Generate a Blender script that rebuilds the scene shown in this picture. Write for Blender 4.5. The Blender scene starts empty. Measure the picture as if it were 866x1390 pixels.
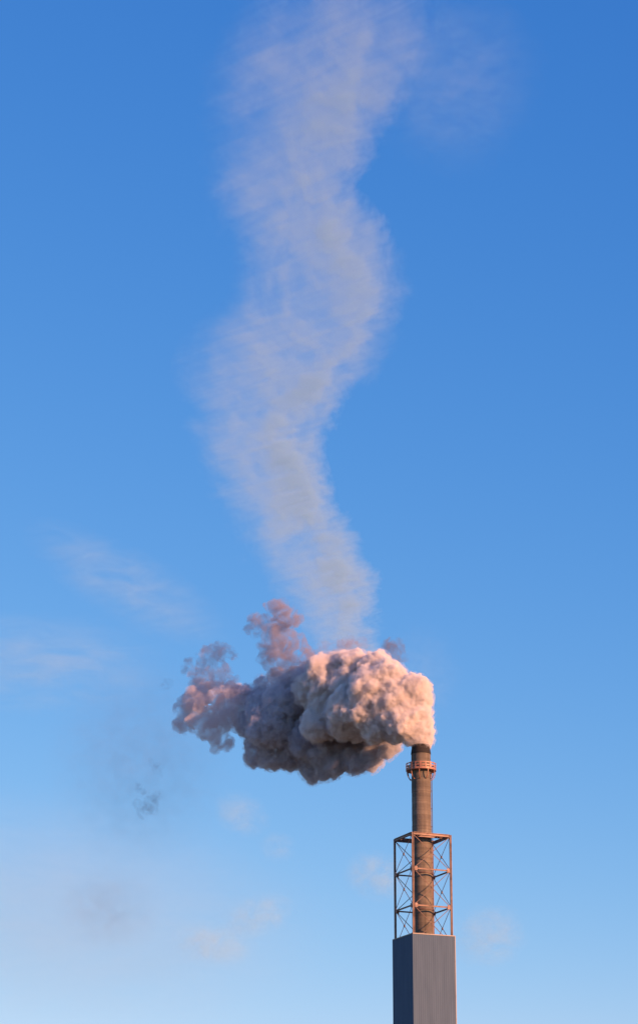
import bpy, bmesh, math, random
import numpy as np
from mathutils import Vector, Matrix, noise as mnoise

R = math.radians
scene = bpy.context.scene
C = scene.collection

# ------------------------------------------------------------------ camera, sky, sun, exposure
F_PX = 3600.0                      # focal length in pixels of the 866 x 1390 photograph
PW, PH = 866.0, 1390.0
PITCH = math.atan((1870.0 - 695.0) / F_PX)
cam_d = bpy.data.cameras.new('camera')
cam = bpy.data.objects.new('camera', cam_d)
C.objects.link(cam)
cam_d.sensor_fit = 'VERTICAL'
cam_d.sensor_height = 24.0
cam_d.lens = 24.0 * F_PX / PH
cam_d.clip_start = 0.5
cam_d.clip_end = 60000.0
cam.location = (0, 0, 1.7)
cam.rotation_euler = (math.pi / 2 + PITCH, 0, 0)
scene.camera = cam

SUN_AZ = R(180 - 54)               # clockwise from +Y: low, behind and right of the camera
SUN_EL = R(15.0)
SKY_R, SKY_G, SKY_B = (1.06, 1.75), (1.20, 1.05), (2.66, 0.53)
world = bpy.data.worlds.new('World')
scene.world = world
world.use_nodes = True
wn = world.node_tree
bg = wn.nodes['Background']
sky = wn.nodes.new('ShaderNodeTexSky')
sky.sky_type = 'NISHITA'
sky.sun_disc = False
sky.sun_elevation = SUN_EL
sky.sun_rotation = SUN_AZ
sky.altitude = 0
sky.air_density = 1.0
sky.dust_density = 0.0
sky.ozone_density = 5.0
# colour response of the camera: one gain and gamma per channel for the whole sky
sep_ = wn.nodes.new('ShaderNodeSeparateColor')
com_ = wn.nodes.new('ShaderNodeCombineColor')
wn.links.new(sky.outputs['Color'], sep_.inputs[0])
for ch, (gain, gam, top) in enumerate(((SKY_R[0], SKY_R[1], 6.0), (SKY_G[0], SKY_G[1], 9.0), (SKY_B[0], SKY_B[1], 9.0))):
    p_ = wn.nodes.new('ShaderNodeMath')
    p_.operation = 'POWER'
    p_.inputs[1].default_value = gam
    wn.links.new(sep_.outputs[ch], p_.inputs[0])
    g_ = wn.nodes.new('ShaderNodeMath')
    g_.operation = 'MULTIPLY'
    g_.inputs[1].default_value = gain
    wn.links.new(p_.outputs[0], g_.inputs[0])
    m_ = wn.nodes.new('ShaderNodeMath')
    m_.operation = 'MINIMUM'
    m_.inputs[1].default_value = top
    wn.links.new(g_.outputs[0], m_.inputs[0])
    wn.links.new(m_.outputs[0], com_.inputs[ch])
wn.links.new(com_.outputs[0], bg.inputs['Color'])
bg.inputs['Strength'].default_value = 0.068

sun_d = bpy.data.lights.new('sun', 'SUN')
sun = bpy.data.objects.new('sun', sun_d)
C.objects.link(sun)
sun_d.energy = 5.0
sun_d.angle = R(0.5)
sun_d.color = (1.0, 0.455, 0.23)
to_sun = Vector((math.sin(SUN_AZ) * math.cos(SUN_EL), math.cos(SUN_AZ) * math.cos(SUN_EL), math.sin(SUN_EL)))
sun.rotation_euler = to_sun.to_track_quat('Z', 'Y').to_euler()

scene.view_settings.view_transform = 'Standard'
scene.view_settings.look = 'None'
scene.view_settings.exposure = 1.0
scene.view_settings.gamma = 1.0
scene.view_settings.use_curve_mapping = False
scene.render.engine = 'CYCLES'
cy = scene.cycles
cy.max_bounces = 14
cy.volume_bounces = 6
cy.diffuse_bounces = 3
cy.transparent_max_bounces = 24
cy.volume_max_steps = 512
cy.use_denoising = True
try:
    cy.denoiser = 'OPENIMAGEDENOISE'
except Exception:
    pass


# ------------------------------------------------------------------ helpers
def ray(px, py):
    u = (px - PW / 2) / F_PX
    v = (py - PH / 2) / F_PX
    fwd = Vector((0, math.cos(PITCH), math.sin(PITCH)))
    up = Vector((0, -math.sin(PITCH), math.cos(PITCH)))
    return fwd + Vector((u, 0, 0)) - up * v


def at(px, py, Y):
    """world point on the sight line of a photograph pixel at distance Y"""
    d = ray(px, py)
    return cam.location + d * (Y / d.y)


def at_z(px, py, Z):
    d = ray(px, py)
    return cam.location + d * ((Z - cam.location.z) / d.z)


def tag(o, label=None, cat=None, group=None, kind=None):
    if label:
        o['label'] = label
    if cat:
        o['category'] = cat
    if group:
        o['group'] = group
    if kind:
        o['kind'] = kind
    return o


def empty(name, loc):
    o = bpy.data.objects.new(name, None)
    C.objects.link(o)
    o.location = loc
    o.empty_display_size = 1.0
    return o


def link(name, me, mat, parent=None, smooth=False):
    o = bpy.data.objects.new(name, me)
    C.objects.link(o)
    if mat:
        me.materials.append(mat)
    if parent:
        o.parent = parent
        o.matrix_parent_inverse = Matrix.Translation(-parent.location)
    if smooth:
        me.polygons.foreach_set('use_smooth', [True] * len(me.polygons))
    return o


def mesh(name, verts, faces):
    me = bpy.data.meshes.new(name)
    me.from_pydata([tuple(v) for v in verts], [], faces)
    me.update()
    return me


class MB:
    """collects simple solids into one mesh"""

    def __init__(self):
        self.v, self.f = [], []

    def add(self, vs, fs):
        n = len(self.v)
        self.v += [tuple(p) for p in vs]
        self.f += [tuple(i + n for i in f) for f in fs]

    def bar(self, a, b, w, h, up=Vector((0, 0, 1))):
        a, b = Vector(a), Vector(b)
        d = (b - a).normalized()
        s = d.cross(up)
        if s.length < 1e-4:
            s = d.cross(Vector((0, 1, 0)))
        s.normalize()
        t = s.cross(d).normalized()
        vs = []
        for p in (a, b):
            for i, j in ((-1, -1), (1, -1), (1, 1), (-1, 1)):
                vs.append(p + s * (i * w / 2) + t * (j * h / 2))
        self.add(vs, [(3, 2, 1, 0), (4, 5, 6, 7), (0, 1, 5, 4), (1, 2, 6, 5), (2, 3, 7, 6), (3, 0, 4, 7)])
        return self

    def hbeam(self, a, b, w, h, up=Vector((0, 0, 1)), web=0.06):
        """rolled H section: two flanges and a web"""
        a, b, up = Vector(a), Vector(b), Vector(up)
        d = (b - a).normalized()
        s = d.cross(up).normalized()
        t = s.cross(d).normalized()
        off = t * (h / 2 - web / 2)
        self.bar(a + off, b + off, w, web, up)
        self.bar(a - off, b - off, w, web, up)
        self.bar(a, b, web * .7, h - 2 * web, up)
        return self

    def lathe(self, prof, seg=48, origin=(0, 0, 0), a0=0.0, a1=2 * math.pi, closed_prof=False):
        full = abs(a1 - a0 - 2 * math.pi) < 1e-6
        n = seg if full else seg + 1
        vs = []
        ox, oy, oz = origin
        for r, z in prof:
            for k in range(n):
                t = a0 + (a1 - a0) * k / seg
                vs.append((ox + r * math.cos(t), oy + r * math.sin(t), oz + z))
        m = len(prof)
        fs = []
        for i in range(m if closed_prof else m - 1):
            j = (i + 1) % m
            for k in range(seg):
                k2 = (k + 1) % n
                fs.append((i * n + k, i * n + k2, j * n + k2, j * n + k))
        self.add(vs, fs)
        return self

    def build(self, name, mat, parent=None, smooth=False):
        return link(name, mesh(name, self.v, self.f), mat, parent, smooth)


# ------------------------------------------------------------------ materials
def new_mat(name):
    m = bpy.data.materials.new(name)
    m.use_nodes = True
    nt = m.node_tree
    return m, nt, nt.nodes, nt.links, nt.nodes['Principled BSDF']


def ramp(ns, stops):
    r = ns.new('ShaderNodeValToRGB')
    el = r.color_ramp.elements
    while len(el) < len(stops):
        el.new(0.5)
    for e, (p, c) in zip(el, stops):
        e.position = p
        e.color = c if len(c) == 4 else (*c, 1)
    return r


def mix(ns, ls, fac, a, b, mode='MIX'):
    n = ns.new('ShaderNodeMix')
    n.data_type = 'RGBA'
    n.blend_type = mode
    for sock, val in ((n.inputs[0], fac), (n.inputs[6], a), (n.inputs[7], b)):
        if hasattr(val, 'is_output'):
            ls.new(val, sock)
        elif isinstance(val, (int, float)):
            sock.default_value = val
        else:
            sock.default_value = (*val, 1)
    return n.outputs[2]


def tex(ns, ls, scale, detail=4, rough=0.55, map_scale=None, src=None, dist=0.0, loc=None):
    tc = ns.new('ShaderNodeTexCoord')
    out = src or tc.outputs['Object']
    if map_scale or loc:
        mp = ns.new('ShaderNodeMapping')
        if map_scale:
            mp.inputs['Scale'].default_value = map_scale
        if loc:
            mp.inputs['Location'].default_value = loc
        ls.new(out, mp.inputs['Vector'])
        out = mp.outputs['Vector']
    n = ns.new('ShaderNodeTexNoise')
    n.inputs['Scale'].default_value = scale
    n.inputs['Detail'].default_value = detail
    n.inputs['Roughness'].default_value = rough
    n.inputs['Distortion'].default_value = dist
    ls.new(out, n.inputs['Vector'])
    return n.outputs['Fac']


def concrete_mat():
    m, nt, ns, ls, b = new_mat('weathered_concrete')
    blot = tex(ns, ls, 0.35, 5, 0.6)
    r1 = ramp(ns, [(0.30, (.115, .102, .084)), (0.55, (.165, .145, .120)), (0.75, (.225, .200, .165))])
    ls.new(blot, r1.inputs[0])
    streak = tex(ns, ls, 1.0, 4, 0.6, (2.2, 2.2, 0.10))
    r2 = ramp(ns, [(0.35, (.62, .60, .58)), (0.62, (1.1, 1.08, 1.04))])
    ls.new(streak, r2.inputs[0])
    c = mix(ns, ls, 0.8, r1.outputs[0], r2.outputs[0], 'MULTIPLY')
    band = tex(ns, ls, 1.0, 2, 0.5, (0.02, 0.02, 1.35))
    r3 = ramp(ns, [(0.40, (.78, .77, .76)), (0.60, (1.12, 1.10, 1.06))])
    ls.new(band, r3.inputs[0])
    c = mix(ns, ls, 0.9, c, r3.outputs[0], 'MULTIPLY')
    ls.new(c, b.inputs['Base Color'])
    b.inputs['Roughness'].default_value = 0.9
    bump = ns.new('ShaderNodeBump')
    bump.inputs['Strength'].default_value = 0.5
    bump.inputs['Distance'].default_value = 0.05
    ls.new(tex(ns, ls, 3.0, 5), bump.inputs['Height'])
    ls.new(bump.outputs[0], b.inputs['Normal'])
    return m


def paint_mat(name, base, rust, amount=0.5, rough=0.6, scale=1.2):
    m, nt, ns, ls, b = new_mat(name)
    n = tex(ns, ls, scale, 6, 0.65)
    r = ramp(ns, [(max(0, amount - .08), (0, 0, 0)), (min(1, amount + .10), (1, 1, 1))])
    ls.new(n, r.inputs[0])
    c = mix(ns, ls, r.outputs[0], rust, base)
    ls.new(c, b.inputs['Base Color'])
    b.inputs['Roughness'].default_value = rough
    return m


def cladding_mat():
    m, nt, ns, ls, b = new_mat('grey_cladding')
    n = tex(ns, ls, 1.0, 4, 0.6, (1.4, 1.4, 0.15))
    r = ramp(ns, [(0.3, (.062, .102, .158)), (0.7, (.078, .124, .186))])
    ls.new(n, r.inputs[0])
    ls.new(r.outputs[0], b.inputs['Base Color'])
    b.inputs['Roughness'].default_value = 0.62
    b.inputs['Specular IOR Level'].default_value = 0.06
    return m


def ground_mat():
    m, nt, ns, ls, b = new_mat('dry_grassland')
    n = tex(ns, ls, 0.01, 6, 0.6)
    r = ramp(ns, [(0.35, (.05, .06, .03)), (0.65, (.12, .11, .07))])
    ls.new(n, r.inputs[0])
    ls.new(r.outputs[0], b.inputs['Base Color'])
    b.inputs['Roughness'].default_value = 1.0
    return m


CONCRETE = concrete_mat()
STEEL = paint_mat('faded_red_oxide_paint', (.27, .170, .135), (.12, .066, .050), 0.44, 0.6, 0.9)
BRACE = paint_mat('dull_brown_brace_paint', (.12, .072, .062), (.07, .034, .025), 0.45, 0.65, 1.5)
RING = paint_mat('orange_red_railing_paint', (.32, .155, .10), (.17, .08, .055), 0.38, 0.5, 1.5)
SOOT = paint_mat('sooty_steel', (.009, .008, .008), (.022, .016, .013), 0.42, 0.85, 1.0)
TRIM = paint_mat('pale_trim', (.20, .17, .16), (.13, .09, .07), 0.35, 0.5, 1.0)
CLAD = cladding_mat()
ROOFM = paint_mat('grey_roof_felt', (.09, .09, .09), (.06, .06, .06), 0.5, 0.9, 1.0)


def math_n(ns, ls, op, a, b=None, c=None, clamp=False):
    n = ns.new('ShaderNodeMath')
    n.operation = op
    n.use_clamp = clamp
    for i, v in enumerate((a, b, c)):
        if v is None:
            continue
        if hasattr(v, 'is_output'):
            ls.new(v, n.inputs[i])
        else:
            n.inputs[i].default_value = v
    return n.outputs[0]


def mapr(ns, ls, v, a, b, c=0.0, d=1.0, smooth=True):
    n = ns.new('ShaderNodeMapRange')
    n.interpolation_type = 'SMOOTHSTEP' if smooth else 'LINEAR'
    n.clamp = True if not smooth else n.clamp
    ls.new(v, n.inputs[0])
    for i, q in enumerate((a, b, c, d)):
        n.inputs[1 + i].default_value = q
    return n.outputs[0]


def vol_mat(name, color, aniso=0.0, step=1.0):
    m = bpy.data.materials.new(name)
    m.use_nodes = True
    nt = m.node_tree
    nt.nodes.clear()
    out = nt.nodes.new('ShaderNodeOutputMaterial')
    pv = nt.nodes.new('ShaderNodeVolumePrincipled')
    pv.inputs['Color'].default_value = (*color, 1)
    pv.inputs['Anisotropy'].default_value = aniso
    nt.links.new(pv.outputs[0], out.inputs['Volume'])
    m.cycles.volume_step_rate = step
    return m, nt.nodes, nt.links, pv


# ------------------------------------------------------------------ ground (below the frame)
gm = MB()
gm.add([(-30000, -5000, 0), (30000, -5000, 0), (30000, 50000, 0), (-30000, 50000, 0)], [(0, 1, 2, 3)])
tag(gm.build('ground', ground_mat()), kind='structure')

# ------------------------------------------------------------------ flue tower block
D0 = 400.0
ALPHA = R(23.5)
rdir = Vector((math.cos(ALPHA), math.sin(ALPHA), 0))      # along the face on the right
ldir = Vector((-math.sin(ALPHA), math.cos(ALPHA), 0))     # along the face on the left
UP = Vector((0, 0, 1))
near = at(560, 1266, D0)
roof_z = near.z
N0 = Vector((near.x, near.y, 0))
SB = 7.12
block = empty('tower_building', N0 + (rdir + ldir) * SB / 2)
tag(block, 'grey ribbed metal clad building block under the steel frame and chimney', 'building')


def ribbed(a, along, length, outward, z0, z1):
    """trapezoid-ribbed cladding sheet with real folds"""
    pitch, dep = 0.36, 0.016
    n = int(round(length / pitch))
    p = length / n
    pts = []
    for i in range(n):
        s = i * p
        pts += [(s, 0), (s + p * .52, 0), (s + p * .62, dep), (s + p * .90, dep)]
    pts.append((length, 0))
    vs, fs = [], []
    for z in (z0, z1):
        for s, d in pts:
            q = a + along * s - outward * (dep - d)
            vs.append((q.x, q.y, z))
    k = len(pts)
    for i in range(k - 1):
        fs.append((i, i + 1, k + i + 1, k + i))
    return vs, fs


cs = {'a': N0, 'b': N0 + rdir * SB, 'c': N0 + (rdir + ldir) * SB, 'd': N0 + ldir * SB}
for a, b_, outw in (('a', 'b', -ldir), ('b', 'c', rdir), ('c', 'd', ldir), ('d', 'a', -rdir)):
    A, B = cs[a], cs[b_]
    al = (B - A).normalized()
    m_ = MB()
    zz = [0.0, roof_z - 18.0, roof_z - 9.0, roof_z - 0.14]
    for z0, z1 in zip(zz[:-1], zz[1:]):
        m_.add(*ribbed(A, al, SB, outw, z0, z1 - 0.03))
        m_.bar(A + UP * (z1 - 0.015) - outw * 0.03, B + UP * (z1 - 0.015) - outw * 0.03, 0.05, 0.03)
    m_.build('wall', CLAD, block)
    t_ = MB()
    t_.bar(A + UP * (roof_z - 0.07) - outw * 0.06 + al * 0.0, B + UP * (roof_z - 0.07) - outw * 0.06 - al * 0.2, 0.20, 0.14)
    t_.build('roof_trim', TRIM, block)
for k, (o1, o2) in {'a': (1, 1), 'b': (-1, 1), 'c': (-1, -1), 'd': (1, -1)}.items():
    q = cs[k] + rdir * o1 * 0.025 + ldir * o2 * 0.025
    MB().bar(q, q + UP * (roof_z - 0.15), 0.12, 0.12, up=ldir).build('corner_trim', TRIM if k == 'b' else CLAD, block)
rf = MB()
ins = 0.15
rp = [N0 + rdir * ins + ldir * ins, N0 + rdir * (SB - ins) + ldir * ins, N0 + (rdir + ldir) * (SB - ins), N0 + rdir * ins + ldir * (SB - ins)]
deck_z = roof_z - 1.25
rf.add([p + UP * (deck_z - .2) for p in rp] + [p + UP * deck_z for p in rp],
       [(0, 1, 2, 3), (7, 6, 5, 4), (0, 1, 5, 4), (1, 2, 6, 5), (2, 3, 7, 6), (3, 0, 4, 7)])
rf.build('roof', ROOFM, block)

# ------------------------------------------------------------------ steel frame round the chimney
SF = 6.42
NF = N0 + (rdir + ldir) * 0.28
zt = at(560, 1130, D0).z
z2 = at(560, 1177.5, D0).z
z3 = at(560, 1227.5, D0).z
z4 = deck_z
frame = empty('steel_frame', NF + (rdir + ldir) * SF / 2 + UP * z4)
tag(frame, 'rusty red steel lattice frame standing on the block around the lower chimney', 'steel frame')
fc = [NF, NF + rdir * SF, NF + (rdir + ldir) * SF, NF + ldir * SF]
for p in fc:
    MB().hbeam(p + UP * z4, p + UP * (zt + .16), .28, .28, up=rdir, web=.07).build('post', STEEL, frame)
    bp = MB()
    bp.bar(p + UP * (z4 + .001), p + UP * (z4 + .05), .38, .38, up=rdir)
    bp.build('base_plate', STEEL, frame)
levels = [zt, z2, z3]
sides = [(0, 1, -ldir), (1, 2, rdir), (2, 3, ldir), (3, 0, -rdir)]
for i, j, outw in sides:
    A, B = fc[i], fc[j]
    al = (B - A).normalized()
    for li, z in enumerate(levels):
        if li == 0:
            MB().hbeam(A + al * .21 + UP * z, B - al * .21 + UP * z, .34, .42, web=.07).build('beam', STEEL, frame)
        else:
            MB().hbeam(A + al * .21 + UP * z, B - al * .21 + UP * z, .18, .20, web=.045).build('beam', STEEL, frame)
    for za, zb in ((zt - .22, z2 + .12), (z2 - .12, z3 + .12), (z3 - .12, z4 + .1)):
        a_lo, b_hi = A + al * .22 + UP * zb, B - al * .22 + UP * za
        a_hi, b_lo = A + al * .22 + UP * za, B - al * .22 + UP * zb
        MB().bar(a_lo + outw * .05, b_hi + outw * .05, .045, .095, up=outw.cross(b_hi - a_lo)).build('brace', BRACE, frame)
        MB().bar(a_hi - outw * .05, b_lo - outw * .05, .045, .095, up=outw.cross(b_lo - a_hi)).build('brace', BRACE, frame)
        mid = (a_lo + b_hi) / 2
        MB().bar(mid - UP * .16, mid + UP * .16, .16, .32, up=al).build('gusset_plate', BRACE, frame)
    for z in (z2, z3):
        for P, sg in ((A, 1), (B, -1)):
            c_ = P + al * (sg * .48) + UP * z + outw * .12
            MB().bar(c_ - UP * .32, c_ + UP * .32, .022, .46, up=al).build('gusset_plate', STEEL, frame)
# plan bracing at the top: a cross of beams that holds the chimney
ctr = NF + (rdir + ldir) * SF / 2
hs = SF / 2
for sgn in (-1, 1):
    off = 1.72 * sgn
    MB().hbeam(ctr + ldir * off - rdir * (hs - .18) + UP * (zt - .02), ctr + ldir * off + rdir * (hs - .18) + UP * (zt - .02), .22, .30, web=.05).build('beam', STEEL, frame)
    for s2 in (-1, 1):
        MB().hbeam(ctr + rdir * off + ldir * (s2 * 1.84) + UP * (zt - .02), ctr + rdir * off + ldir * (s2 * (hs - .18)) + UP * (zt - .02), .22, .30, web=.05).build('beam', STEEL, frame)
for sx in (-1, 1):
    for sy in (-1, 1):
        p0 = ctr + rdir * sx * (hs - .25) + ldir * sy * (hs - .25) + UP * (zt - .04)
        p1 = ctr + rdir * sx * 1.86 + ldir * sy * 1.86 + UP * (zt - .04)
        MB().bar(p0, p1, .14, .14).build('brace', BRACE, frame)

# ------------------------------------------------------------------ chimney
CX = at(573.2, 1200, ctr.y).x
cpos = Vector((CX, ctr.y, 0))
ztop = at(572.5, 1012.0, cpos.y).z
zcap = at(572.5, 1023.0, cpos.y).z
zfloor = at(572, 1046.5, cpos.y).z
zrail = at(572, 1037.5, cpos.y).z
zbr = at(572, 1058, cpos.y).z
RS = 1.50
chim = empty('chimney', cpos + UP * deck_z)
tag(chim, 'tall round weathered concrete chimney with sooty black rim and orange gallery', 'chimney')
prof = []
z = deck_z
rng = random.Random(4)
i = 0
while z < zcap - .02:
    h = min(.74, zcap - z)
    r = RS + 0.012 * rng.uniform(-1, 1)
    prof += [(r, z), (r, z + h - .07), (r - .022, z + h - .055), (r - .022, z + h - .01)]
    z += h
    i += 1
MB().lathe(prof, 64, cpos).build('shaft', CONCRETE, chim, False)
shaft = bpy.data.objects['shaft']
for k, zz_ in enumerate((z2 - .15, z3 - .15)):
    MB().lathe([(RS + .01, -.09), (RS + .10, -.09), (RS + .10, .09), (RS + .01, .09)], 48, cpos + UP * zz_, closed_prof=True).build('band', BRACE, chim)
MB().lathe([(RS - .05, -.14), (RS + .055, -.14), (RS + .055, .04), (1.37, ztop - zcap - .06), (1.40, ztop - zcap - .06),
            (1.40, ztop - zcap), (1.20, ztop - zcap), (1.20, -.3)], 64, cpos + UP * zcap, ).build('rim', SOOT, chim)
# gallery
RG = 2.32
nR = zrail - zfloor
gal = MB().lathe([(RS + .02, -.06), (RG, -.06), (RG, .02), (RS + .02, .02)], 64, cpos + UP * zfloor, closed_prof=True).build('gallery_floor', RING, chim)
for z0, h in ((0.10, .30), (nR * .52, .20), (nR - .07, .15)):
    MB().lathe([(RG - .03, z0 - h / 2), (RG + .01, z0 - h / 2), (RG + .01, z0 + h / 2), (RG - .03, z0 + h / 2)], 64, cpos + UP * (zfloor + .02), closed_prof=True).build('rail', RING, chim)
nP = 18
post_me = None
for k in range(nP):
    t = 2 * math.pi * (k + .3) / nP
    q = Vector((math.cos(t), math.sin(t), 0))
    p = cpos + q * (RG + .025)
    w = .34 if k % 2 else .20
    MB().bar(p + UP * (zfloor - .05), p + UP * (zrail + .06), .03, w, up=Vector((-math.sin(t), math.cos(t), 0))).build('rail_post', RING, chim)
nB = 10
for k in range(nB):
    t = 2 * math.pi * (k + .25) / nB
    q = Vector((math.cos(t), math.sin(t), 0))
    m_ = MB()
    pts = []
    for s in range(7):
        a_ = s / 6 * math.pi / 2
        rr = RS + .03 + (RG - .12 - RS) * math.cos(a_) ** 1.0 * 1.0
        zz_ = zfloor - .10 - (zfloor - zbr) * math.sin(a_) ** 1.0
        pts.append(cpos + q * rr + UP * zz_)
    for a_, b_ in zip(pts[:-1], pts[1:]):
        m_.bar(a_, b_, .10, .12, up=Vector((-math.sin(t), math.cos(t), 0)))
    m_.build('bracket', RING, chim)
# access ladder rails up the shaft, on the right flank
tl = R(-12)
ql = Vector((math.cos(tl), math.sin(tl), 0))
sl = Vector((-math.sin(tl), math.cos(tl), 0))
lad = MB()
for sg in (-1, 1):
    lad.bar(cpos + ql * (RS + .16) + sl * (.2 * sg) + UP * (deck_z + .1), cpos + ql * (RS + .16) + sl * (.2 * sg) + UP * (zfloor - .08), .05, .05, up=ql)
zz_ = deck_z + .4
while zz_ < zfloor - .3:
    lad.bar(cpos + ql * (RS + .16) - sl * .17 + UP * zz_, cpos + ql * (RS + .16) + sl * .17 + UP * zz_, .025, .025)
    zz_ += .35
zz_ = deck_z + 1.5
while zz_ < zfloor - .6:
    for sg in (-1, 1):
        p = cpos + sl * (.2 * sg) + UP * zz_
        lad.bar(p + ql * (RS - .06), p + ql * (RS + .13), .04, .04)
    zz_ += 2.8
lad.build('ladder', BRACE, chim)

# ------------------------------------------------------------------ smoke
def ico(sub):
    bm = bmesh.new()
    bmesh.ops.create_icosphere(bm, subdivisions=sub, radius=1.0)
    v = np.array([p.co[:] for p in bm.verts])
    bm.verts.ensure_lookup_table()
    f = np.array([[q.index for q in p.verts] for p in bm.faces])
    bm.free()
    return v, f


ICO = ico(2)


def balls_mesh(name, balls):
    v, f = ICO
    c = np.array([b[0] for b in balls], dtype=float)
    r = np.array([b[1] for b in balls], dtype=float)
    V = (c[:, None, :] + v[None] * r[:, None, None]).reshape(-1, 3)
    F = (f[None] + (np.arange(len(balls)) * len(v))[:, None, None]).reshape(-1, 3)
    me = bpy.data.meshes.new(name)
    me.vertices.add(len(V))
    me.vertices.foreach_set('co', V.ravel())
    me.loops.add(F.size)
    me.loops.foreach_set('vertex_index', F.ravel().astype(np.int32))
    me.polygons.add(len(F))
    me.polygons.foreach_set('loop_start', np.arange(0, F.size, 3, dtype=np.int32))
    me.update(calc_edges=True)
    return me


def grow(balls, n, rmin, rmax, rng, limit=0.3, lift=.8):
    """cauliflower: smaller balls budding all over each ball"""
    out = []
    for c, r in balls:
        if r < limit:
            continue
        for _ in range(n):
            d = Vector((rng.gauss(0, 1), rng.gauss(0, 1), rng.gauss(0, 1))).normalized()
            k = rng.uniform(rmin, rmax)
            out.append((Vector(c) + d * r * lift, r * k))
    return out


def billow(name, balls, voxel, disp, mat, parent):
    """union of balls -> one skin, then displaced into fine lobes"""
    me = balls_mesh(name, balls)
    o = bpy.data.objects.new('tmp', me)
    C.objects.link(o)
    md = o.modifiers.new('r', 'REMESH')
    md.mode = 'VOXEL'
    md.voxel_size = voxel
    sm = o.modifiers.new('s', 'SMOOTH')
    sm.factor = .5
    sm.iterations = 2
    for k, (basis, size, strength, depth, midl) in enumerate(disp):
        tx = bpy.data.textures.new('lobe', 'CLOUDS')
        tx.noise_basis = basis
        tx.noise_scale = size
        tx.noise_depth = depth
        d = o.modifiers.new('d', 'DISPLACE')
        d.texture = tx
        d.strength = strength
        d.mid_level = midl
        d.texture_coords = 'LOCAL'
    dg = bpy.context.evaluated_depsgraph_get()
    ev = o.evaluated_get(dg)
    me2 = bpy.data.meshes.new_from_object(ev)
    bpy.data.objects.remove(o)
    bpy.data.meshes.remove(me)
    me2.name = name
    me2.materials.clear()
    return link(name, me2, mat, parent, smooth=True)


SCL = 1.968


def zp(zx, zy, Y):
    return at(200 + zx / SCL, 790 + zy / SCL, Y)


PXM = D0 / F_PX / math.cos(PITCH) * 1.01 / SCL       # metres per zoomed pixel
YC = cpos.y


def depth_for(zx):
    """the wind carries the plume to the left and away"""
    return YC + max(0.0, (700 - zx)) * PXM * 0.8


def ball_list(spec, rng, jit=.35, extra=0.0):
    out = []
    for s in spec:
        zx, zy, r = s[:3]
        dy = s[3] if len(s) > 3 else rng.uniform(-jit, jit) * r * PXM * 1.6
        out.append((zp(zx, zy, depth_for(zx) + dy + extra), r * PXM))
    return out


plume = empty('smoke_plume', cpos + UP * ztop)
tag(plume, 'thick pink and grey smoke billowing from the chimney mouth and drifting left', 'smoke')

rng = random.Random(11)
head = [(735, 428, 27, 0), (737, 405, 28, 0), (736, 380, 30, 0), (728, 352, 34, 0), (736, 318, 28, 0), (738, 285, 24, 0), (716, 285, 38, 0),
        (714, 395, 34), (700, 412, 26), (708, 330, 50), (690, 375, 50), (672, 310, 56), (665, 275, 45), (640, 250, 44),
        (645, 350, 62), (655, 400, 34), (610, 230, 46), (600, 285, 62), (590, 340, 66), (612, 395, 40),
        (560, 225, 44), (545, 280, 62), (535, 345, 62), (570, 385, 42), (515, 230, 48), (490, 290, 62), (480, 345, 60),
        (525, 385, 42), (465, 235, 42), (440, 290, 52), (455, 385, 48), (620, 330, 70, 5), (560, 320, 80, 6), (500, 320, 80, 6)]
hb = ball_list(head, rng)
ch1 = grow(hb, 34, .16, .36, rng, lift=.86)
ch2 = grow(ch1, 12, .25, .45, rng, limit=.35, lift=.88)
mat_d, ns_, ls_, pv_ = vol_mat('dense_steam', (.955, .925, .90), 0.0)
ls_.new(mapr(ns_, ls_, tex(ns_, ls_, 1.1, 4, .6, dist=.5), .32, .62, .25, 3.6), pv_.inputs['Density'])
mat_d.cycles.volume_step_rate = .06
billow('dense_billow', hb + ch1 + ch2, .15,
       [('VORONOI_F1', 1.1, -.30, 1, .35), ('VORONOI_F1', .45, -.10, 1, .35)], mat_d, plume)


def smoke_mat(name, dens, color, scale, lo, hi, step, detail=5, rough=.6, dist=.4):
    m, ns, ls, pv = vol_mat(name, color, 0.0, step)
    n = tex(ns, ls, scale, detail, rough, dist=dist)
    d = mapr(ns, ls, n, lo, hi, 0.0, dens)
    ls.new(d, pv.inputs['Density'])
    return m


low = [(440, 500, 38), (500, 488, 38), (550, 470, 40), (600, 462, 36), (640, 452, 26), (662, 442, 18), (470, 455, 48), (380, 465, 42),
       (560, 490, 28), (430, 425, 60), (400, 380, 66), (520, 450, 44), (470, 510, 26), (440, 528, 18), (600, 490, 22), (340, 480, 26),
       (480, 430, 46, 3), (540, 425, 44, 3), (590, 430, 36, 3), (640, 428, 26, 2), (665, 425, 20, 1)]
lb = ball_list(low, rng, extra=5.0)
lc = grow(lb, 26, .18, .38, rng)
lc2 = grow(lc, 8, .25, .45, rng, limit=.55, lift=.85)
mat_l, ns_, ls_, pv_ = vol_mat('shade_tinted_steam', (.71, .725, .78), 0.0)  # darker, bluer colour stands in for shade on the lower lobes
pv_.inputs['Density'].default_value = 2.0
billow('lower_billow', lb + lc + lc2, .18, [('VORONOI_F1', 1.2, -.5, 1, .35), ('VORONOI_F1', .5, -.22, 1, .35)], mat_l, plume)

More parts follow.
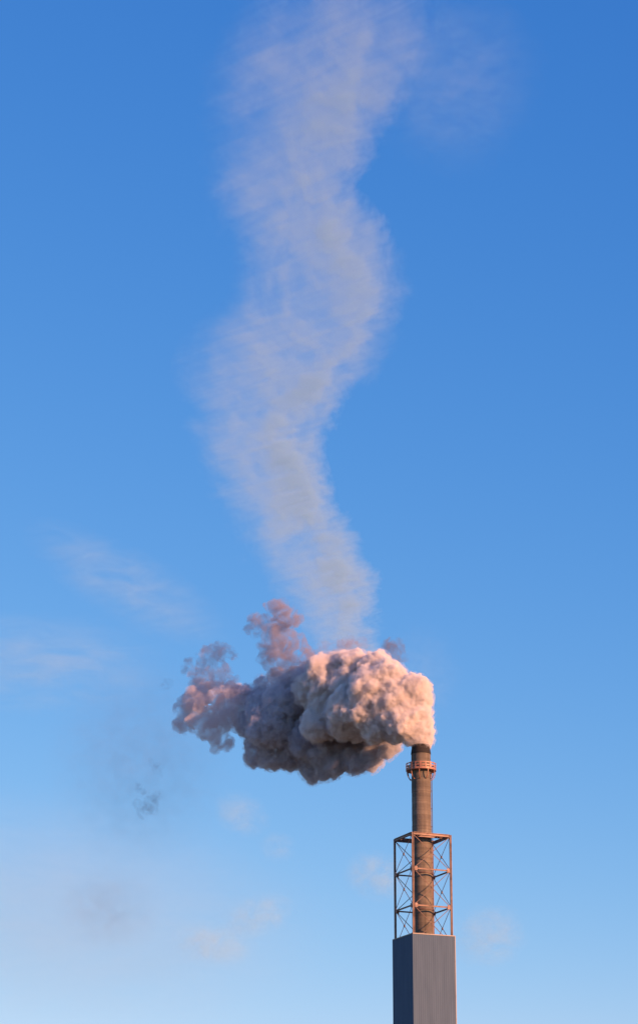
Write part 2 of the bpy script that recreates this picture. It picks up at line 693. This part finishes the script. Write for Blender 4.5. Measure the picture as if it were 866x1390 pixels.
midp = [(430, 260, 44), (395, 255, 34), (420, 320, 66), (372, 282, 42), (360, 330, 60), (335, 385, 74), (305, 335, 50), (300, 435, 46),
        (285, 470, 30), (330, 470, 36), (380, 400, 70), (270, 305, 34), (280, 380, 46), (345, 250, 26), (245, 300, 30), (310, 275, 28)]
mb_ = ball_list(midp, rng, extra=2.0)
mc = grow(mb_, 24, .2, .4, rng)
mc2 = grow(mc, 6, .3, .5, rng, limit=.55, lift=.9)
mat_m = smoke_mat('shade_tinted_drift', 1.7, (.74, .745, .80), .6, .36, .60, .10)  # shade on the middle of the plume is put into this darker colour
billow('drifting_billow', mb_ + mc + mc2, .22, [('VORONOI_F1', 1.3, -.5, 1, .35), ('BLENDER_ORIGINAL', .8, .9, 4, .5)], mat_m, plume)

leftp = [(225, 300, 34), (190, 305, 38), (150, 320, 44), (112, 345, 34), (95, 372, 26), (140, 365, 40), (200, 360, 42), (240, 365, 40),
         (195, 420, 30), (160, 395, 32), (250, 330, 42), (120, 310, 30), (135, 285, 28), (185, 440, 18), (215, 435, 16)]
tb = ball_list(leftp, rng, extra=0.0)
tc_ = grow(tb, 14, .3, .6, rng, lift=.9)
mat_t = smoke_mat('thinning_steam', .95, (.84, .79, .81), .46, .36, .62, .10, 6, .62, .6)
billow('thinning_billow', tb + tc_, .25, [('BLENDER_ORIGINAL', 1.4, 1.5, 5, .5)], mat_t, plume)


def wisp(spec, dens, scale, lo, hi, parent, name='wisp', extra=0.0, seed=1, color=(.50, .48, .55)):
    rg = random.Random(seed)
    b = ball_list(spec, rg, extra=extra)
    b = [(c_, r_ * 1.25) for c_, r_ in b]
    b2 = grow(b, 8, .4, .7, rg, lift=.8)
    m = smoke_mat('wisp_smoke', dens, color, scale, lo, hi, .12, 6, .62, .8)
    return billow(name, b + b2, .25, [('BLENDER_ORIGINAL', 1.2, 1.3, 5, .5)], m, parent)


wisp([(350, 72, 22), (378, 95, 22), (335, 65, 16), (395, 105, 14), (355, 95, 24)], 1.0, .5, .40, .66, plume, seed=2)
wisp([(300, 115, 24), (330, 130, 28), (360, 150, 30), (385, 165, 24), (330, 175, 26), (330, 205, 24), (275, 120, 16), (410, 180, 22), (350, 195, 28), (370, 215, 26), (400, 215, 24), (430, 200, 20), (345, 150, 28)], .8, .5, .40, .68, plume, seed=3)
wisp([(165, 195, 24), (150, 215, 24), (185, 190, 20), (210, 185, 18), (145, 240, 24), (165, 255, 26), (200, 240, 22), (110, 225, 16), (225, 190, 14), (180, 270, 26), (215, 265, 20)], .7, .55, .42, .68, plume, seed=4, color=(.74, .68, .71))
wisp([(655, 180, 20), (668, 195, 20), (645, 172, 16), (670, 175, 14), (640, 205, 16)], .7, .6, .42, .66, plume, extra=6, seed=5, color=(.30, .30, .36))
wisp([(480, 185, 22), (530, 172, 22), (575, 168, 16), (450, 205, 20), (550, 180, 20)], .5, .6, .44, .68, plume, extra=3, seed=6)

# thin torn fringe of vapour round the dense part
fr = [(c_, r_ + .30) for c_, r_ in hb + lb + mb_ + ch1[::2] + lc[::2] + mc[::2]]
mat_f = smoke_mat('steam_fringe', .75, (.90, .88, .88), .9, .44, .68, .08, 5, .62, .8)
billow('steam_fringe', fr, .30, [('BLENDER_ORIGINAL', .9, .8, 4, .45)], mat_f, plume)

# loose scraps of smoke that have broken away
for k, (spec, lab) in enumerate((
        ([(8, 595, 22), (-8, 605, 20), (22, 575, 14), (15, 610, 12), (-25, 590, 12)], 'small dark scrap of smoke low on the left, below the plume'),
        ([(25, 495, 14), (32, 505, 11), (17, 480, 10)], 'faint thin shred of smoke between the plume tip and the dark low scrap'),
        ([(-18, 555, 10), (-24, 545, 8), (-12, 562, 8)], 'small faint shred of smoke at upper left of the dark low scrap'),
        ([(48, 272, 13), (58, 265, 9), (40, 280, 8)], 'tiny dark tuft of smoke left of the plume tip'))):
    o = wisp(spec, .32, .75, .46, .70, None, 'smoke_scrap', seed=20 + k, color=(.42, .40, .44))
    tag(o, lab, 'smoke', 'loose scraps of smoke')

# ------------------------------------------------------------------ high clouds
HZ = 3000.0


def cloud_slab(name, outline, thick, mat, label, HZ=HZ, group=None):
    """closed lens-shaped slab lying at height HZ; outline = rows (photo y, left x, right x)"""
    rows = []
    ys = [r[0] for r in outline]
    n = 60
    for i in range(n + 1):
        y = ys[0] + (ys[-1] - ys[0]) * i / n
        l = float(np.interp(y, ys, [r[1] for r in outline]))
        r_ = float(np.interp(y, ys, [r[2] for r in outline]))
        rows.append((y, l, r_))
    M = 14
    top, bot = [], []
    for i, (y, l, r_) in enumerate(rows):
        e1 = min(1.0, min(i, n - i) / 8)
        for j in range(M + 1):
            s = j / M
            p = at_z(l + (r_ - l) * s, y, HZ)
            th = thick * (0.12 + .88 * math.sin(math.pi * s) ** .6) * (.15 + .85 * e1) / 2
            w = mnoise.noise(Vector((p.x * .002, p.y * .002, 5))) * thick * .3
            top.append((p.x, p.y, HZ + th + w))
            bot.append((p.x, p.y, HZ - th + w))
    k = M + 1
    N = len(top)
    fs = []
    for i in range(n):
        for j in range(M):
            a = i * k + j
            fs.append((a, a + 1, a + k + 1, a + k))
            fs.append((N + a + k, N + a + k + 1, N + a + 1, N + a))
    rim = [j for j in range(k)] + [i * k + M for i in range(1, n + 1)] + [n * k + j for j in range(M - 1, -1, -1)] + [i * k for i in range(n - 1, 0, -1)]
    for a, b in zip(rim, rim[1:] + rim[:1]):
        fs.append((b, a, N + a, N + b))
    o0 = Vector(top[len(top) // 2])
    me = mesh(name, [Vector(v) - o0 for v in top + bot], fs)
    o = link(name, me, mat)
    o.location = o0
    tag(o, label, 'cloud', group)
    return o


def streak_mat():
    m, ns, ls, pv = vol_mat('ice_cloud', (.725, .98, 1.0), 0.0, .02)  # cool tint stands in for the less reddened sunlight high up
    rows = [(-40, 395, 575), (0, 370, 575), (60, 330, 572), (100, 312, 560), (150, 306, 520), (200, 308, 486), (240, 312, 478), (270, 318, 490),
            (330, 335, 524), (400, 332, 528), (450, 290, 515), (500, 262, 490), (550, 278, 452), (600, 290, 436), (650, 308, 432),
            (700, 328, 452), (750, 350, 482), (800, 384, 502), (850, 412, 508), (900, 425, 515), (960, 435, 520)]
    tc = ns.new('ShaderNodeTexCoord')
    geo = ns.new('ShaderNodeNewGeometry')
    sep = ns.new('ShaderNodeSeparateXYZ')
    ls.new(geo.outputs['Position'], sep.inputs[0])
    P = [(at_z(l, y, HZ), at_z(r, y, HZ)) for y, l, r in rows]
    Ys = [p[0].y for p in P]
    y0, y1 = min(Ys), max(Ys)
    x0, x1 = -900.0, 900.0
    t = mapr(ns, ls, sep.outputs[1], y0, y1, 0, 1, False)

    def curve(vals, px=False):
        if px:
            vals = [at_z(v, r[0], HZ).x for v, r in zip(vals, rows)]
        fcn = ns.new('ShaderNodeFloatCurve')
        cu = fcn.mapping.curves[0]
        pts = sorted(((p - y0) / (y1 - y0), (v - x0) / (x1 - x0)) for p, v in zip(Ys, vals))
        while len(cu.points) < len(pts):
            cu.points.new(.5, .5)
        for q, (a, b) in zip(cu.points, pts):
            q.location = (a, b)
        fcn.mapping.update()
        ls.new(t, fcn.inputs['Value'])
        return mapr(ns, ls, fcn.outputs[0], 0, 1, x0, x1, False)

    L = curve([p[0].x for p in P])
    Rr = curve([p[1].x for p in P])
    # ragged edges: slow swings, then feathery strands
    RX = curve(np.interp([r[0] for r in rows], [-40, 0, 100, 200, 300, 350, 400, 470, 550, 600, 700, 800, 960],
                         [475, 470, 452, 440, 443, 468, 498, 480, 400, 372, 418, 468, 488]), True)
    warp = tex(ns, ls, 1.0, 4, .6, (.0045, .0018, .004), src=geo.outputs['Position'], dist=.6)
    vr = ns.new('ShaderNodeVectorRotate')
    vr.rotation_type = 'Z_AXIS'
    vr.inputs['Angle'].default_value = R(20)
    ls.new(geo.outputs['Position'], vr.inputs['Vector'])
    mid_ = tex(ns, ls, 1.0, 6, .62, (.008, .0030, .004), src=geo.outputs['Position'], dist=.8)
    fine = tex(ns, ls, 1.0, 9, .64, (.015, .0075, .004), src=vr.outputs[0], dist=.7, loc=(7.3, 2.1, 0))
    X = math_n(ns, ls, 'ADD', sep.outputs[0], math_n(ns, ls, 'MULTIPLY', math_n(ns, ls, 'SUBTRACT', warp, .5), 210.0))
    X = math_n(ns, ls, 'ADD', X, math_n(ns, ls, 'MULTIPLY', math_n(ns, ls, 'SUBTRACT', mid_, .5), 120.0))
    u = math_n(ns, ls, 'DIVIDE', math_n(ns, ls, 'SUBTRACT', X, L), math_n(ns, ls, 'SUBTRACT', Rr, L))
    e1 = mapr(ns, ls, u, -.22, .62)
    e2 = mapr(ns, ls, u, 1.15, .84)
    band = math_n(ns, ls, 'MULTIPLY', e1, e2)
    dx = math_n(ns, ls, 'ABSOLUTE', math_n(ns, ls, 'SUBTRACT', X, RX))
    ridge = mapr(ns, ls, dx, 75.0, 0.0, .85, 1.8)
    vr2 = ns.new('ShaderNodeVectorRotate')
    vr2.rotation_type = 'Z_AXIS'
    vr2.inputs['Angle'].default_value = R(-48)
    ls.new(geo.outputs['Position'], vr2.inputs['Vector'])
    long_ = tex(ns, ls, 1.0, 8, .66, (.016, .0022, .004), src=vr2.outputs[0], dist=.8, loc=(3.3, 9.1, 0))
    big = tex(ns, ls, 1.0, 3, .5, (.0042, .0011, .004), src=geo.outputs['Position'], dist=1.2, loc=(1.7, 4.4, 0))
    st = math_n(ns, ls, 'MULTIPLY', mapr(ns, ls, fine, .28, .72, .70, 1.25), mapr(ns, ls, long_, .28, .72, .60, 1.38))
    st = math_n(ns, ls, 'MULTIPLY', st, mapr(ns, ls, big, .3, .68, .50, 1.45))
    soft = tex(ns, ls, 1.0, 4, .55, (.003, .0013, .003), src=geo.outputs['Position'], dist=.8)
    so = mapr(ns, ls, soft, .28, .72, .55, 1.4)
    d = math_n(ns, ls, 'MULTIPLY', band, math_n(ns, ls, 'MULTIPLY', st, math_n(ns, ls, 'MULTIPLY', so, ridge)))
    # thins out towards the zenith end
    fade = mapr(ns, ls, t, 0.0, .22, .8, 1.15)
    d = math_n(ns, ls, 'MULTIPLY', d, fade)
    far = mapr(ns, ls, t, .35, 1.0, 1.0, .62, False)
    d = math_n(ns, ls, 'MULTIPLY', d, far)
    d = math_n(ns, ls, 'DIVIDE', d, math_n(ns, ls, 'ADD', math_n(ns, ls, 'MULTIPLY', d, .38), 1.0))
    d = math_n(ns, ls, 'MULTIPLY', d, .030)
    ls.new(d, pv.inputs['Density'])
    return m


cloud_slab('cirrus_cloud', [(-60, 330, 640), (0, 300, 650), (100, 255, 640), (170, 260, 560), (230, 265, 530), (300, 280, 555), (400, 280, 570), (450, 245, 560),
                            (500, 230, 530), (560, 235, 490), (650, 260, 475), (750, 305, 520), (850, 365, 550), (885, 385, 560), (950, 410, 560)], 11.0, streak_mat(),
           'tall pale wispy streak of cloud rising from behind the smoke to the top', group=None)


def veil_mat(name, dens, color, scl, lo, hi, step=.1, aniso=0.0):
    """soft cloud: falls off towards the hull (object space is a unit ball)"""
    m, ns, ls, pv = vol_mat(name, color, aniso, step)
    tc = ns.new('ShaderNodeTexCoord')
    ln = ns.new('ShaderNodeVectorMath')
    ln.operation = 'LENGTH'
    ls.new(tc.outputs['Object'], ln.inputs[0])
    geo = ns.new('ShaderNodeNewGeometry')
    n = tex(ns, ls, 1.0, 5, .6, scl, src=geo.outputs['Position'], dist=.7)
    fall = mapr(ns, ls, ln.outputs['Value'], 1.0, .15)
    nn = mapr(ns, ls, n, lo, hi)
    d = math_n(ns, ls, 'MULTIPLY', math_n(ns, ls, 'MULTIPLY', fall, nn), dens)
    ls.new(d, pv.inputs['Density'])
    return m


def veil(px, py, rx, ry, tau, label, color=(.66, .94, 1.0), HZ=1500.0, tilt=0.0, lo=.36, hi=.70, name='cloud', fx=.009, fy=.011, seed=0, Y=None):
    c = at(px, py, Y) if Y else at_z(px, py, HZ)
    dist = (c - cam.location).length
    k = dist / F_PX
    bm = bmesh.new()
    bmesh.ops.create_icosphere(bm, subdivisions=4, radius=1.0)
    for v in bm.verts:
        v.co *= 0.98 - .22 * abs(mnoise.noise(v.co * 1.6 + Vector((seed * 7.1, 0, 0))))
    me = bpy.data.meshes.new(name)
    bm.to_mesh(me)
    bm.free()
    sx, sz = rx * k, ry * k
    sy = min(sx, sz) * 1.2
    fr = 1.0 / (k * 30)
    m = veil_mat('soft_cloud', tau / (sy * 1.0), color, (fr * fx / .006, fr * fx / .006, fr * fy / .006), lo, hi)
    o = link(name, me, m, smooth=True)
    o.location = c
    o.scale = (sx, sy, sz)
    o.rotation_euler = (0, R(tilt), 0)
    tag(o, label, 'cloud')
    return o


veil(512, 1190, 56, 40, .85, 'small pale pink cloud tuft just left of the steel frame', tilt=15, seed=1)
veil(662, 1270, 64, 50, .8, 'pale cloud patch just right of the grey block', tilt=-10, seed=2)
veil(328, 1105, 48, 36, .65, 'small cream cloud tuft below the left half of the smoke', tilt=25, seed=3)
veil(350, 1243, 60, 34, .85, 'low cream cloud tuft left of the block, right of another', tilt=-20, seed=4)
veil(290, 1282, 66, 36, .85, 'lowest cream cloud, at the bottom left of centre', tilt=10, seed=5)
veil(378, 1150, 30, 26, .35, 'tiny faint cloud between two cream tufts left of the frame', seed=6)
veil(175, 795, 190, 60, .42, 'broad faint pale veil left of the tall cloud streak', tilt=30, seed=7, fx=.003, fy=.012)
veil(50, 900, 220, 80, .45, 'streaky faint veil at the left edge, level with the smoke', tilt=2, seed=8, fx=.0025, fy=.016)
veil(60, 1240, 460, 190, .42, 'wide cream haze bank low at the left edge', tilt=6, seed=9, fx=.002, fy=.006, lo=.05, hi=.75, color=(.68, .90, .95))
veil(620, 110, 130, 150, .22, 'thin high veil right of the top of the cloud streak', HZ=3000, tilt=20, seed=10, fx=.0045, fy=.010)
veil(570, 920, 70, 90, .16, 'thin pale veil right of the smoke, behind it', HZ=1500, seed=11)

# thin brownish smoke trailing far to the left
veil(190, 1040, 150, 170, .42, 'thin brownish smoke haze hanging below the left end of the plume', color=(.36, .36, .40), Y=440, seed=12, name='smoke_haze')
veil(145, 1235, 90, 70, .34, 'brownish smoke smudge low on the left', color=(.38, .36, .38), Y=440, seed=13, name='smoke_haze')
for n_ in ('smoke_haze', 'smoke_haze.001'):
    bpy.data.objects[n_]['category'] = 'smoke'
